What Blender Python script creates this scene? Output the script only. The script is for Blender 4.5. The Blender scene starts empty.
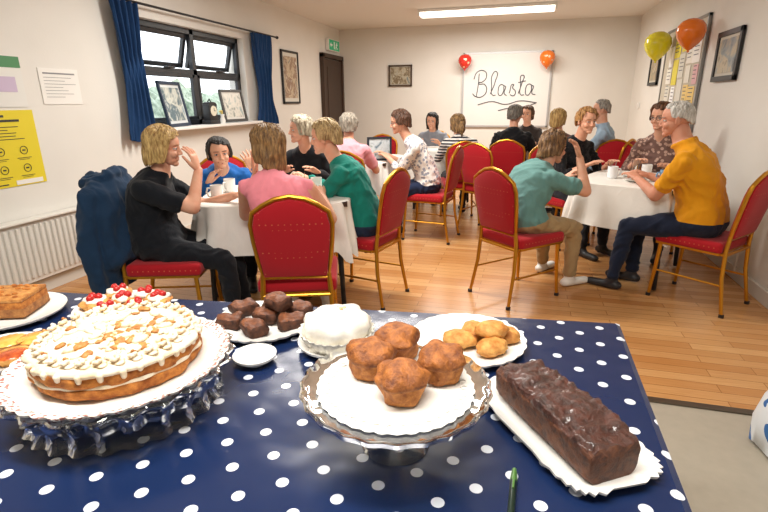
import bpy, bmesh, math, random
import numpy as np
from mathutils import Matrix, Vector, noise
from mathutils.bvhtree import BVHTree
random.seed(7)
SC=bpy.context.scene
COL=SC.collection
pi=math.pi
def V(*a): return Vector(a)
# ---------------- materials ----------------
def lin(h):
    h=h.lstrip('#'); c=[int(h[i:i+2],16)/255 for i in (0,2,4)]
    return tuple([x/12.92 if x<=.04045 else ((x+.055)/1.055)**2.4 for x in c]+[1.0])
class NT:
    def __init__(s,name):
        s.m=bpy.data.materials.new(name); s.m.use_nodes=True; s.t=s.m.node_tree; s.t.nodes.clear()
        s.o=s.n('ShaderNodeOutputMaterial'); s.b=s.n('ShaderNodeBsdfPrincipled'); s.l(s.b.outputs[0],s.o.inputs[0])
    def n(s,t,**k):
        x=s.t.nodes.new(t)
        for a,b in k.items(): setattr(x,a,b)
        return x
    def l(s,a,b): s.t.links.new(a,b)
    def obj(s): return s.n('ShaderNodeTexCoord').outputs['Object']
    def math(s,op,a,b=None,c=None):
        x=s.n('ShaderNodeMath',operation=op)
        for i,q in enumerate((a,b,c)):
            if q is None: continue
            if isinstance(q,(int,float)): x.inputs[i].default_value=q
            else: s.l(q,x.inputs[i])
        return x.outputs[0]
    def mix(s,f,a,b):
        x=s.n('ShaderNodeMix',data_type='RGBA')
        if isinstance(f,(int,float)): x.inputs[0].default_value=f
        else: s.l(f,x.inputs[0])
        for i,q in ((6,a),(7,b)):
            if isinstance(q,tuple): x.inputs[i].default_value=q
            else: s.l(q,x.inputs[i])
        return x.outputs[2]
    def noise(s,scale,detail=3,vec=None,rough=.5,dist=0):
        x=s.n('ShaderNodeTexNoise'); x.inputs['Scale'].default_value=scale; x.inputs['Detail'].default_value=detail
        x.inputs['Roughness'].default_value=rough; x.inputs['Distortion'].default_value=dist
        s.l(vec if vec is not None else s.obj(),x.inputs['Vector']); return x.outputs['Fac']
    def ramp(s,f,a,b):
        x=s.n('ShaderNodeMapRange'); x.inputs[1].default_value=a; x.inputs[2].default_value=b
        s.l(f,x.inputs[0]); return x.outputs[0]
    def scale(s,vec,x,y,z,rot=(0,0,0)):
        m=s.n('ShaderNodeMapping'); m.inputs['Scale'].default_value=(x,y,z); m.inputs['Rotation'].default_value=rot
        s.l(vec,m.inputs[0]); return m.outputs[0]
    def col(s,c):
        if isinstance(c,tuple): s.b.inputs['Base Color'].default_value=c
        else: s.l(c,s.b.inputs['Base Color'])
    def bump(s,h,st=.3,d=.01):
        x=s.n('ShaderNodeBump'); x.inputs['Strength'].default_value=st; x.inputs['Distance'].default_value=d
        s.l(h,x.inputs['Height']); s.l(x.outputs[0],s.b.inputs['Normal'])
    def set(s,**k):
        for a,b in k.items(): s.b.inputs[a.replace('_',' ')].default_value=b
        return s
CACHE={}
def M(hexc,rough=.6,metal=0,bump=None,var=0,name=None,**k):
    key=(hexc,rough,metal,bump,var,tuple(k.items()))
    if key in CACHE: return CACHE[key]
    t=NT(name or 'mat_'+hexc.strip('#')); c=lin(hexc)
    t.set(Roughness=rough,Metallic=metal,**k)
    if var:
        f=t.ramp(t.noise(18 if var<1 else 40,4),.3,.7); d=tuple([x*(1-var*.6) for x in c[:3]]+[1])
        t.col(t.mix(f,d,c))
    else: t.col(c)
    if bump: t.bump(t.noise(bump[0],4),bump[1],bump[2])
    CACHE[key]=t.m; return t.m
def fabric(hexc,rough=.85,kind=None,c2=None,soft=False):
    key=('fab',hexc,kind,c2,soft)
    if key in CACHE: return CACHE[key]
    t=NT('fabric_'+hexc.strip('#')); c=lin(hexc); t.set(Roughness=rough)
    o=t.obj()
    big=t.noise(9,3,t.scale(o,1,1,.6),.5,1.2)
    if kind=='stripe':
        sp=t.n('ShaderNodeSeparateXYZ'); t.l(o,sp.inputs[0])
        w=t.math('SINE',t.math('MULTIPLY',sp.outputs[2],180)); base=t.mix(t.math('GREATER_THAN',w,0),c,lin(c2))
    elif kind=='spots':
        v=t.n('ShaderNodeTexVoronoi'); v.inputs['Scale'].default_value=28; t.l(o,v.inputs['Vector'])
        base=t.mix(t.math('LESS_THAN',v.outputs['Distance'],.38),c,lin(c2))
    elif kind=='lace':
        v=t.n('ShaderNodeTexVoronoi'); v.inputs['Scale'].default_value=60; t.l(o,v.inputs['Vector'])
        base=t.mix(t.math('LESS_THAN',v.outputs['Distance'],.25),c,lin(c2))
    else:
        k=.97 if soft else .88
        d=tuple([x*k for x in c[:3]]+[1]); base=t.mix(t.ramp(big,.35,.65),d,c)
    t.col(base)
    t.bump(big,.25 if soft else .5,.02)
    t.b.inputs['Sheen Weight'].default_value=.1
    t.b.inputs['Specular IOR Level'].default_value=.2
    CACHE[key]=t.m; return t.m
def skinmat(hexc):
    key=('skin',hexc)
    if key in CACHE: return CACHE[key]
    t=NT('skin'); c=lin(hexc); r=(min(1,c[0]*.98),c[1]*.84,c[2]*.80,1)
    t.col(t.mix(t.ramp(t.noise(22,3),.35,.7),c,r)); t.set(Roughness=.55); t.bump(t.noise(60,3),.15,.003)
    t.b.inputs['Subsurface Weight'].default_value=.06; t.b.inputs['Subsurface Radius'].default_value=(.02,.008,.005)
    CACHE[key]=t.m; return t.m
def hairmat(a,b):
    key=('hair',a,b)
    if key in CACHE: return CACHE[key]
    t=NT('hair'); f=t.ramp(t.noise(75,3,t.scale(t.obj(),1,1,.22),.6),.35,.65)
    t.col(t.mix(f,lin(a),lin(b))); t.set(Roughness=.5); t.bump(f,.7,.008)
    CACHE[key]=t.m; return t.m
# ---------------- geometry collector ----------------
def basis(axis,ref=None):
    a=axis.normalized(); ref=ref or (V(0,0,1) if abs(a.z)<.9 else V(1,0,0))
    u=(ref-a*ref.dot(a))
    if u.length<1e-5: u=a.orthogonal()
    u.normalize(); return u,a.cross(u)
class G:
    def __init__(s): s.v=[];s.f=[];s.m=[]
    def add(s,vs,fs,m=0,X=None):
        o=len(s.v)
        s.v+= [tuple(X@Vector(p)) for p in vs] if X is not None else [tuple(p) for p in vs]
        s.f+=[tuple(i+o for i in f) for f in fs]
        s.m+= list(m) if isinstance(m,(list,tuple)) else [m]*len(fs)
        return s
    def loft(s,rings,m=0,n=16,pw=2,X=None,cap=True,closed=False):
        vs=[];fs=[]
        for c,U,W in rings:
            for i in range(n):
                a=2*pi*i/n; ca,sa=math.cos(a),math.sin(a)
                if pw!=2:
                    ca=math.copysign(abs(ca)**(2/pw),ca); sa=math.copysign(abs(sa)**(2/pw),sa)
                vs.append(c+U*ca+W*sa)
        R=len(rings)
        for r in range(R-1 if not closed else R):
            r2=(r+1)%R
            for i in range(n):
                j=(i+1)%n; fs.append((r*n+i,r*n+j,r2*n+j,r2*n+i))
        if cap and not closed:
            for r,fl in ((0,True),(R-1,False)):
                vs.append(rings[r][0]); k=len(vs)-1
                for i in range(n):
                    j=(i+1)%n; fs.append((k,r*n+j,r*n+i) if fl else (k,r*n+i,r*n+j))
        return s.add(vs,fs,m,X)
    def cap(s,p0,p1,r0,r1,m=0,n=14,flat=1,ref=None,X=None,seg=.02):
        p0=Vector(p0);p1=Vector(p1); ax=p1-p0; L=ax.length
        if L<1e-6: ax=V(0,0,1);L=1e-4
        a=ax.normalized(); u,w=basis(a,ref); rings=[]
        for k in (85,60,35,15): t=math.radians(k); rings.append((p0-a*r0*math.sin(t),u*r0*math.cos(t)*flat,w*r0*math.cos(t)))
        N=max(2,int(L/seg))
        for i in range(N+1):
            t=i/N; r=r0+(r1-r0)*t; rings.append((p0+ax*t,u*r*flat,w*r))
        for k in (15,35,60,85): t=math.radians(k); rings.append((p1+a*r1*math.sin(t),u*r1*math.cos(t)*flat,w*r1*math.cos(t)))
        return s.loft(rings,m,n,X=X)
    def ell(s,c,r,m=0,n=16,X=None,rot=None,nz=0,seed=0):
        c=Vector(c); vs=[];fs=[];K=n//2
        Q=rot if rot is not None else Matrix.Identity(3)
        for i in range(1,K):
            t=pi*i/K
            for j in range(n):
                p=2*pi*j/n; d=V(math.sin(t)*math.cos(p),math.sin(t)*math.sin(p),math.cos(t))
                k=1+nz*noise.noise(d*2.5+V(seed,0,0)) if nz else 1
                vs.append(c+Q@V(d.x*r[0]*k,d.y*r[1]*k,d.z*r[2]*k))
        vs.append(c+Q@V(0,0,r[2])); vs.append(c+Q@V(0,0,-r[2])); a=len(vs)-2
        for i in range(K-2):
            for j in range(n):
                q=(j+1)%n; fs.append((i*n+j,(i+1)*n+j,(i+1)*n+q,i*n+q))
        for j in range(n):
            q=(j+1)%n; fs.append((a,j,q)); fs.append((a+1,(K-2)*n+q,(K-2)*n+j))
        return s.add(vs,fs,m,X)
    def box(s,c,d,m=0,r=0,seg=2,X=None):
        bm=bmesh.new(); bmesh.ops.create_cube(bm,size=1)
        for v in bm.verts: v.co=Vector((v.co.x*d[0],v.co.y*d[1],v.co.z*d[2]))+Vector(c)
        if r: bmesh.ops.bevel(bm,geom=bm.edges[:],offset=r,segments=seg,affect='EDGES',profile=.6)
        bm.verts.index_update()
        vs=[v.co.copy() for v in bm.verts]; fs=[[v.index for v in f.verts] for f in bm.faces]; bm.free()
        return s.add(vs,fs,m,X)
    def lathe(s,prof,m=0,n=32,c=(0,0,0),rip=None,X=None,mf=None,nz=0,seed=0,cap=True,nf=30):
        vs=[];fs=[];ms=[]; c=Vector(c)
        for k,(r,z) in enumerate(prof):
            for i in range(n):
                a=2*pi*i/n; q=rip(a,k) if rip else 1
                p=V(r*math.cos(a)*q,r*math.sin(a)*q,z)
                if nz: p+=V(p.x,p.y,max(.01,p.z)*.5)*nz*noise.noise(p*nf+V(seed,seed,0))
                vs.append(c+p)
        for k in range(len(prof)-1):
            for i in range(n):
                j=(i+1)%n; fs.append((k*n+i,k*n+j,(k+1)*n+j,(k+1)*n+i)); ms.append(mf[k] if mf else m)
        if cap:
            for k,fl in ((0,1),(len(prof)-1,0)):
                if prof[k][0]>1e-4:
                    ids=tuple(k*n+i for i in range(n)); fs.append(ids[::-1] if fl else ids); ms.append((mf[min(k,len(mf)-1)]) if mf else m)
        return s.add(vs,fs,ms,X)
    def tube(s,pts,r,m=0,n=10,closed=False,X=None,cap=True):
        pts=[Vector(p) for p in pts]; rings=[]; N=len(pts); u=None
        for i,p in enumerate(pts):
            a=(pts[(i+1)%N]-pts[i-1]) if (closed or 0<i<N-1) else (pts[1]-pts[0] if i==0 else pts[-1]-pts[-2])
            a.normalize()
            if u is None: u,w=basis(a)
            else:
                u=u-a*u.dot(a); u.normalize(); w=a.cross(u)
            rr=r[i] if isinstance(r,(list,tuple)) else r
            rings.append((p,u*rr,w*rr))
        return s.loft(rings,m,n,closed=closed,cap=cap,X=X)
    def grid(s,P,m=0,wrapu=False,X=None):
        R=len(P);C=len(P[0]); vs=[p for row in P for p in row]; fs=[]
        for i in range(R-1):
            for j in range(C if wrapu else C-1):
                k=(j+1)%C; fs.append((i*C+j,i*C+k,(i+1)*C+k,(i+1)*C+j))
        return s.add(vs,fs,m,X)
    def obj(s,name,mats,loc=(0,0,0),rz=0,smooth=35,parent=None):
        me=bpy.data.meshes.new(name); me.from_pydata([tuple(p) for p in s.v],[],s.f)
        for x in mats: me.materials.append(x)
        me.polygons.foreach_set('material_index',np.array(s.m,dtype=np.int32))
        if smooth:
            me.polygons.foreach_set('use_smooth',np.ones(len(s.f),dtype=bool))
        me.validate(); me.update()
        if smooth and smooth<180:
            try: me.set_sharp_from_angle(angle=math.radians(smooth))
            except Exception: pass
        return place(name,me,loc,rz,parent)
def place(name,me,loc=(0,0,0),rz=0,parent=None):
    o=bpy.data.objects.new(name,me); COL.objects.link(o); o.location=loc; o.rotation_euler=(0,0,math.radians(rz))
    if parent: o.parent=parent
    return o
def remesh(g,vox,smooth=3,fac=.5,normals=False,clean=3):
    me=bpy.data.meshes.new('t'); me.from_pydata([tuple(p) for p in g.v],[],g.f); me.update()
    o=bpy.data.objects.new('t',me); COL.objects.link(o)
    r=o.modifiers.new('r','REMESH'); r.mode='VOXEL'; r.voxel_size=vox; r.adaptivity=0
    if smooth:
        q=o.modifiers.new('s','SMOOTH'); q.iterations=smooth; q.factor=fac
    dg=bpy.context.evaluated_depsgraph_get(); e=o.evaluated_get(dg); m2=e.to_mesh()
    vs=[v.co.copy() for v in m2.vertices]; fs=[tuple(p.vertices) for p in m2.polygons]
    ns=[v.normal.copy() for v in m2.vertices] if normals else None
    e.to_mesh_clear()
    ms=[0]*len(fs)
    if len(set(g.m))>1:
        bvh=BVHTree.FromPolygons([Vector(p) for p in g.v],[list(f) for f in g.f])
        for i,f in enumerate(fs):
            c=(vs[f[0]]+vs[f[1]]+vs[f[2]]+vs[f[-1]])/4; h=bvh.find_nearest(c); ms[i]=g.m[h[2]] if h[2] is not None else 0
        ed={}
        for i,f in enumerate(fs):
            for k in range(len(f)):
                a,b=f[k],f[(k+1)%len(f)]; ed.setdefault((min(a,b),max(a,b)),[]).append(i)
        nb=[[] for _ in fs]
        for l in ed.values():
            if len(l)==2: nb[l[0]].append(l[1]); nb[l[1]].append(l[0])
        for it in range(clean):
            new=list(ms)
            for i in range(len(fs)):
                if all(ms[j]==ms[i] for j in nb[i]): continue
                cnt={ms[i]:1.1}
                for j in nb[i]: cnt[ms[j]]=cnt.get(ms[j],0)+1
                for j in nb[i]:
                    for q in nb[j]: cnt[ms[q]]=cnt.get(ms[q],0)+.35
                new[i]=max(cnt,key=cnt.get)
            ms=new
        bn={}
        for (a,b),l in ed.items():
            if len(l)==2 and ms[l[0]]!=ms[l[1]]: bn.setdefault(a,[]).append(b); bn.setdefault(b,[]).append(a)
        for it in range(4):
            upd={a:(vs[a]+sum((vs[b] for b in l),V(0,0,0)))/(len(l)+1) for a,l in bn.items() if len(l)>=2}
            for a,p in upd.items(): vs[a]=p
    bpy.data.objects.remove(o); bpy.data.meshes.remove(me)
    return (vs,fs,ms,ns) if normals else (vs,fs,ms)
def sm(a,b,x):
    t=max(0,min(1,(x-a)/(b-a))); return t*t*(3-2*t)
# ---------------- people ----------------
SKIN,TOP,BOT,SHOE,HAIR,EYE,IRIS,LIP,BROW=range(9)
def make_head():
    g=G()
    g.ell((-.012,0,.028),(.093,.075,.084),SKIN,24)
    g.ell((.012,0,-.020),(.067,.062,.078),SKIN,24)
    g.ell((.028,0,-.066),(.045,.047,.034),SKIN)
    g.ell((.056,0,-.088),(.022,.026,.018),SKIN)
    for sd in (1,-1):
        g.ell((.049,sd*.034,-.030),(.026,.023,.024),SKIN)
        g.cap((.070,sd*.010,.024),(.060,sd*.042,.022),.009,.007,SKIN)
        g.ell((.083,sd*.0095,-.032),(.008,.007,.006),SKIN)
        Q=Matrix.Rotation(sd*.35,3,'Z')
        g.ell((-.010,sd*.078,-.006),(.018,.007,.031),SKIN,rot=Q)
        g.cap((-.012,sd*.080,.018),(.004,sd*.077,-.022),.006,.005,SKIN)
        g.cap((.0655,sd*.027,-.0535),(.0775,0,-.0590),.0030,.0042,LIP)
        g.cap((.0655,sd*.025,-.0555),(.0765,0,-.0645),.0030,.0050,LIP)
    g.cap((.076,0,.010),(.091,0,-.027),.0068,.0092,SKIN)
    g.ell((.060,0,-.058),(.020,.028,.020),SKIN)
    vs,fs,ms=remesh(g,.0037,2,clean=1)
    for v in vs:
        for sd in (1,-1):
            d=(v-V(.072,sd*.031,.002)); d.x*=.5; d.y*=.8
            k=math.exp(-(d.length/.013)**2); v.x-=.012*k
        if abs(v.y)<.03 and v.x>.06:
            zc=-.0605+.0045*(v.y/.026)**2; v.x-=.0035*math.exp(-((v.z-zc)/.0022)**2)
    h=G(); h.add(vs,fs,ms)
    for sd in (1,-1):
        h.ell((.0610,sd*.031,.002),(.0115,.013,.0085),EYE,12)
        h.ell((.0695,sd*.031,.002),(.0040,.0062,.0062),IRIS,10)
        h.cap((.0700,sd*.018,.0098),(.0625,sd*.046,.0075),.0042,.0034,SKIN,8)
        h.cap((.0690,sd*.019,-.0062),(.0615,sd*.044,-.0045),.0032,.0024,SKIN,8)
        h.cap((.0735,sd*.019,.0066),(.0655,sd*.046,.0045),.0011,.001,IRIS,6)
        h.cap((.0770,sd*.014,.0225),(.0655,sd*.047,.0245),.0028,.0016,BROW,8)
    return h
def make_hand(c,spread=1):
    g=G()
    g.loft([(V(-.02,0,0),V(0,.024,0),V(0,0,.018)),(V(.01,0,0),V(0,.027,0),V(0,0,.017)),(V(.045,0,0),V(0,.038,0),V(0,0,.015)),(V(.08,0,.001),V(0,.041,0),V(0,0,.013)),(V(.095,0,0),V(0,.036,0),V(0,0,.010))],0,16)
    for y,L,a in ((.031,.068,.12),(.0105,.078,.03),(-.0105,.072,-.05),(-.031,.056,-.15)):
        a*=spread*1.6; p=V(.084,y,0); ang=0; r=.0088
        for k,(fr,cc) in enumerate(((.45,c*.6),(.32,c),(.23,c*.7))):
            ang+=cc; d=V(math.cos(ang)*math.cos(a),math.cos(ang)*math.sin(a),-math.sin(ang)); q=p+d*L*fr
            g.cap(p,q,r,r*.92,0,10,seg=.01); p=q; r*=.92
    g.cap((.02,.020,-.006),(.050,.046,-.014),.015,.0115,0,10); g.cap((.050,.046,-.014),(.078,.058,-.022),.0105,.009,0,10); g.cap((.078,.058,-.022),(.098,.060,-.032),.009,.0075,0,10)
    vs,fs,ms=remesh(g,.0042,1); return vs,fs
HEAD=make_head(); HANDS={'relax':make_hand(.35),'curl':make_hand(.85),'flat':make_hand(.12,1.3)}
def hair(g,X,zs=-.06,zb=-.08,fr=62,vol=.014,seed=0,rip=.0026,n=104,curl=.12,part=1,tail=0,messy=1):
    rows=26; rnd=random.Random(seed); ph=[rnd.uniform(0,6.28) for _ in range(6)]
    def surf(t,amp):
        P=[[] for _ in range(rows+1)]
        for j in range(n):
            f=2*pi*j/n-pi; a=abs(math.degrees(f))
            w=sm(50,78,a); wb=sm(95,150,a)
            frx=fr+9*part*math.sin(f*1.6+.4)-7*math.exp(-((f-part*.25)/.18)**2)
            th=math.radians(frx+(98-frx)*w); ze=(zs+(zb-zs)*wb)+(.012*messy if amp>.002 else .008)*noise.noise(V(math.cos(f)*5,math.sin(f)*5,seed))
            zt=.028+(.084+t)*math.cos(th); hang=max(0,(zt-ze))*w**1.5
            a1=th*.095; tot=a1+hang
            tap=1-.65*math.exp(-(a/62)**4)
            for i in range(rows+1):
                s=tot*i/rows
                if s<=a1: q=s/.095; k=1;dz=0
                else: q=th; dz=s-a1; k=1-curl*(dz/.15)**2
                sw=.35*math.sin(q*2.2+ph[4])
                rv=amp*(math.sin((f+sw)*26+ph[0])+.7*math.sin((f-sw*.6)*41+ph[1])+.6*math.sin(f*15+ph[2]))
                tt=t*(1-(1-tap)*sm(.55,1,i/rows))
                rr=tt+rv*sm(0,.5,q)*(1+.4*math.sin(i*.6+ph[3]))+vol*.6*messy*noise.noise(V(math.cos(f)*2.2,math.sin(f)*2.2,s*16+seed))*(.4+.6*tap)
                if q<1.2: rr-=.005*math.exp(-((math.sin(q)*math.sin(f)-.28*part)/.07)**2)*(1 if math.cos(f)>-.2 else .3)
                x=(.093+rr)*math.sin(q)*math.cos(f); y=(.075+rr)*math.sin(q)*math.sin(f); z=(.084+rr)*math.cos(q)
                P[i].append(V(-.012+x*k,y*k,.028+z-dz))
        return P
    A=surf(vol,rip); B=surf(vol-.014,rip*.3)
    g.grid(A+B[::-1],HAIR,True,X)
    if tail:
        pts=[(-.10,0,.03),(-.135,0,.02),(-.15,.005,-.03),(-.145,.0,-.08),(-.14,-.004,-.08-tail*.06)]
        g.tube(pts,[.018,.028,.03,.024,.006],HAIR,14,X=X); g.tube([(-.118,.022*math.cos(k*.8),.026+.022*math.sin(k*.8)) for k in range(8)],.005,BROW,6,closed=True,X=X)
    for k in range(int(22*messy)):
        f=rnd.uniform(.9,5.38); q0=rnd.uniform(.3,1.0); q1=q0+rnd.uniform(.4,.7); pts=[]
        for i in range(5):
            q=q0+(q1-q0)*i/4; f2=f+.08*i*rnd.uniform(-1,1)*.5; rr=vol+.001+.003*math.sin(i)
            x=(.093+rr)*math.sin(q)*math.cos(f2); y=(.075+rr)*math.sin(q)*math.sin(f2); z=(.084+rr)*math.cos(q); pts.append((-.012+x,y,.028+z))
        g.tube(pts,[.0012,.004,.005,.004,.0008],HAIR,6,X=X)
def twobone(a,t,l1,l2,pole):
    d=t-a; L=d.length
    if L>(l1+l2)*.995: t=a+d*((l1+l2)*.995/L); d=t-a; L=d.length
    L=max(L,abs(l1-l2)+.02); x=(l1*l1-l2*l2+L*L)/(2*L); h=math.sqrt(max(0,l1*l1-x*x)); n=d.normalized()
    p=pole-n*pole.dot(n)
    if p.length<1e-4: p=n.orthogonal()
    return a+n*x+p.normalized()*h, t
def person(name,hip,head,h,look,lh,rh,lf=(.42,.12),rf=(.42,-.12),top='#333333',bot='#2a2c33',shoe='#222222',skin='#dba88c',
           hairc=('#b58a55','#e6c890'),hs={},sleeve='short',build=1.0,female=True,vox=.011,s=.95,hd={},topk=None,topc2=None,
           collar=False,glasses=False,bulge=.06,lpole=None,rpole=None,iris='#2b3440',sh=None,fold=1):
    hr=math.radians(h); F=V(math.cos(hr),math.sin(hr),0); L=V(-math.sin(hr),math.cos(hr),0); U=V(0,0,1)
    hip=Vector(hip); hd_c=Vector(head)
    W=lambda p: V(hip.x,hip.y,0)+F*p[0]+L*p[1]+U*p[2]
    lookh,lp,lr=look; HR=Matrix.Rotation(math.radians(lookh),3,'Z')@Matrix.Rotation(math.radians(-lp),3,'Y')@Matrix.Rotation(math.radians(lr),3,'X')
    HX=Matrix.Translation(hd_c)@HR.to_4x4()@Matrix.Scale(s*1.0,4)
    skb=hd_c+HR@V(-.022,0,-.055)*s
    nb=hip+(hd_c-hip)*.765+F*(-.02)
    def sp(t):
        q=t/.74; p=hip.lerp(nb,q); return p-F*bulge*4*max(0,q)*(1-min(1,q))*.8 if q>0 else hip+U*(t*.6)
    b=build; g=G()
    tors=[(-.15,.10,.085,0),(-.09,.15,.115,0),(0,.176,.135,0),(.10,.172,.13,.0),(.20,.156,.120,.005),(.28,.150,.116,.01),(.38,.152,.122,.02 if female else .01),(.46,.158,.130 if female else .118,.030 if female else .012),(.55,.164,.115,.012),(.61,.158,.098,0),(.66,.130,.082,-.005),(.70,.095,.070,-.005),(.735,.068,.060,0),(.755,.055,.052,0)]
    rings=[]
    for t,w,d,o in tors:
        p=sp(t); q=sp(t+.02)-sp(t-.02); q.normalize(); fw=(F-q*F.dot(q)).normalized(); wd=L
        k=s*(b if t<.6 else (1+b)/2); kw=k*(1 if female else 1.06)
        rings.append((p+fw*o*s,fw*d*k,wd*w*kw))
    R2=[]
    for i in range(len(rings)-1):
        for j in range(3):
            q=j/3; R2.append(tuple(rings[i][m].lerp(rings[i+1][m],q) for m in range(3)))
    R2.append(rings[-1])
    cut=7
    g.loft(R2[:cut+1],BOT,28,pw=2.3); g.loft(R2[cut:],TOP,28,pw=2.3)
    g.cap(nb-U*.02,skb,.054*s*(1 if female else 1.14),.052*s*(1 if female else 1.14),SKIN,18)
    if collar:
        up=(skb-nb).normalized(); u,w=basis(up,F); pts=[nb+up*.012+u*math.cos(2*pi*i/20)*.068*s+w*math.sin(2*pi*i/20)*.068*s for i in range(20)]
        g.tube(pts,.013,TOP,8,closed=True)
    ss=sp(.605); shw=(.162 if female else .186)*s*(1+(b-1)*.4) if sh is None else sh
    HH=[]
    for sd,tg,pole,key in ((1,lh,lpole,'l'),(-1,rh,rpole,'r')):
        a=ss+L*sd*shw; t=W(tg); pl=(F*pole[0]+L*pole[1]+U*pole[2]) if pole else (L*sd*.55-U*1-F*.25)
        e,t=twobone(a,t,.285*s,.245*s,pl)
        ru,re,rw=.049*s*(b*.5+.5),.040*s*(b*.5+.5),.027*s
        c=.007
        g.cap(nb-U*.045+L*sd*.035,a+U*.004,.045*s,.042*s,TOP)
        if sleeve=='none':
            g.cap(a,e,ru*.95,re,SKIN); g.cap(a-L*sd*.03,a-L*sd*.005,.055*s,.050*s,TOP)
        elif sleeve=='short':
            m=a.lerp(e,.66); g.cap(a,m,ru+c,ru+c+.002,TOP); g.cap(m,e,ru*.86,re,SKIN)
        else: g.cap(a,e,ru+c,re+c,TOP)
        if sleeve in('none','short'): g.cap(e,t,re,rw,SKIN)
        elif sleeve=='3q': m=e.lerp(t,.45); g.cap(e,m,re+c,rw+.014,TOP); g.cap(m,t,re*.82,rw,SKIN)
        else: m=e.lerp(t,.90); g.cap(e,m,re+c,rw+.010,TOP); g.cap(m,t,rw,rw*.9,SKIN)
        o=hd.get(key,{}); dirv=o.get('d'); dv=(F*dirv[0]+L*dirv[1]+U*dirv[2]).normalized() if dirv else (t-e).normalized()
        bk=o.get('b'); bv=(F*bk[0]+L*bk[1]+U*bk[2]) if bk else U+F*.01
        z=(bv-dv*bv.dot(dv)).normalized(); y=z.cross(dv)
        fl=-sd
        Rm=Matrix((dv,y*fl,z)).transposed().to_4x4()
        HH.append((Matrix.Translation(t)@Rm@Matrix.Scale(s*(1 if female else 1.08),4),o.get('k','relax'),fl<0))
    for sd,tf in ((1,lf),(-1,rf)):
        a=hip+L*sd*.088*s-U*.0; an=W((tf[0],tf[1],.085)); kn,an=twobone(a,an,.415*s,.40*s,F*1+U*.8+L*sd*.1)
        g.cap(a,kn,.086*s*b,.060*s,BOT,16); m=kn.lerp(an,.93); g.cap(kn,m,.060*s,.046*s,BOT,16)
        g.cap(m,an,.036*s,.033*s,SKIN)
        fd=F.copy()
        if len(tf)>2: q=math.radians(h+tf[2]); fd=V(math.cos(q),math.sin(q),0)
        heel=V(an.x,an.y,max(.035,an.z-.05))-fd*.035; toe=heel+fd*.195; toe.z=heel.z-.006
        g.cap(heel,toe,.037,.033,SHOE,14,flat=.85); g.cap(V(an.x,an.y,an.z-.01),heel+fd*.06,.038,.036,SHOE,14)
    vs,fs,ms,ns=remesh(g,vox,4,.5,True)
    cloth=[0]*len(vs)
    for f,m in zip(fs,ms):
        for i in f:
            if m in (TOP,BOT): cloth[i]+=1
            else: cloth[i]-=4
    for i,v in enumerate(vs):
        if cloth[i]>0:
            p=V(v.x,v.y,v.z*.75); wv=noise.noise(p*4)*.35; q=V(v.x+wv,v.y-wv,v.z*1.4+wv)
            r1=1-abs(noise.noise(q*7))*2.4; r2=1-abs(noise.noise(q*15+V(5,5,5)))*2.4
            vs[i]=v+ns[i]*fold*(.010*(r1-.35)+.003*(r2-.3))
    for v in vs:
        if v.z<.004: v.z=.004
    o=G(); o.add(vs,fs,ms)
    o.add(HEAD.v,HEAD.f,HEAD.m,HX)
    for X,k,mir in HH:
        hv,hf=HANDS[k]
        if mir: hf=[f[::-1] for f in hf]
        o.add(hv,hf,SKIN,X)
    if hs is not None: hair(o,HX,**hs)
    if glasses:
        for sd in (1,-1):
            o.tube([(.081,sd*.031+.021*math.cos(a),.001+.016*math.sin(a)) for a in [2*pi*i/16 for i in range(16)]],.0018,IRIS,6,closed=True,X=HX)
            o.tube([(.081,sd*.052,.004),(.05,sd*.074,.006),(-.01,sd*.084,.006)],.0016,IRIS,6,X=HX)
        o.tube([(.081,-.01,.003),(.085,0,.006),(.081,.01,.003)],.0018,IRIS,6,X=HX)
    mats=[skinmat(skin),fabric(top,kind=topk,c2=topc2),fabric(bot),M(shoe,.5),hairmat(*hairc),M('#ddd6cf',.25),M(iris,.25),M('#b96a5e',.45),hairmat(*[hairc[0]]*2)]
    return o.obj(name,mats,smooth=180)
# ---------------- palette ----------------
wallm=NT('painted_wall'); wallm.col(wallm.mix(wallm.ramp(wallm.noise(1.3,3),.3,.7),lin('#dedbd3'),lin('#e6e3dc'))); wallm.set(Roughness=.75); wallm.bump(wallm.noise(60,4),.15,.004); wallm=wallm.m
ceilm=M('#e6e4de',.8)
t=NT('wood_strip_floor'); o=t.obj(); br=t.n('ShaderNodeTexBrick'); br.offset=.37; br.offset_frequency=2
br.inputs['Color1'].default_value=lin('#bb8049'); br.inputs['Color2'].default_value=lin('#d9a870'); br.inputs['Mortar'].default_value=lin('#7c4f28')
br.inputs['Scale'].default_value=1; br.inputs['Mortar Size'].default_value=.0018; br.inputs['Brick Width'].default_value=.62; br.inputs['Row Height'].default_value=.075; br.inputs['Bias'].default_value=0
t.l(o,br.inputs['Vector']); gr=t.noise(5,5,t.scale(o,1.2,22,1),.6,.6); big=t.noise(1.1,2)
c=t.mix(t.ramp(gr,.3,.75),br.outputs['Color'],t.mix(.5,br.outputs['Color'],lin('#a0662f')))
c=t.mix(t.math('MULTIPLY',t.ramp(big,.4,.7),.2),c,lin('#e0b680')); t.col(c); t.set(Roughness=.27); t.bump(t.math('ADD',br.outputs['Fac'],t.math('MULTIPLY',gr,-.2)),-.08,.002)
woodfloor=t.m
vinyl=M('#aea595',.45,0,(40,.1,.003),.15)
gold=M('#c98f2c',.3,.85)
t=NT('red_chair_fabric'); v=t.n('ShaderNodeTexVoronoi'); v.inputs['Scale'].default_value=34; v.inputs['Randomness'].default_value=0
t.l(t.scale(t.obj(),1,1,1),v.inputs['Vector']); t.col(t.mix(t.math('LESS_THAN',v.outputs['Distance'],.13),lin('#a5141f'),lin('#bd5e40'))); t.set(Roughness=.8); t.b.inputs['Sheen Weight'].default_value=.15; t.b.inputs['Specular IOR Level'].default_value=.2; redfab=t.m
navy_curtain=fabric('#1b3d68')
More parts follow.
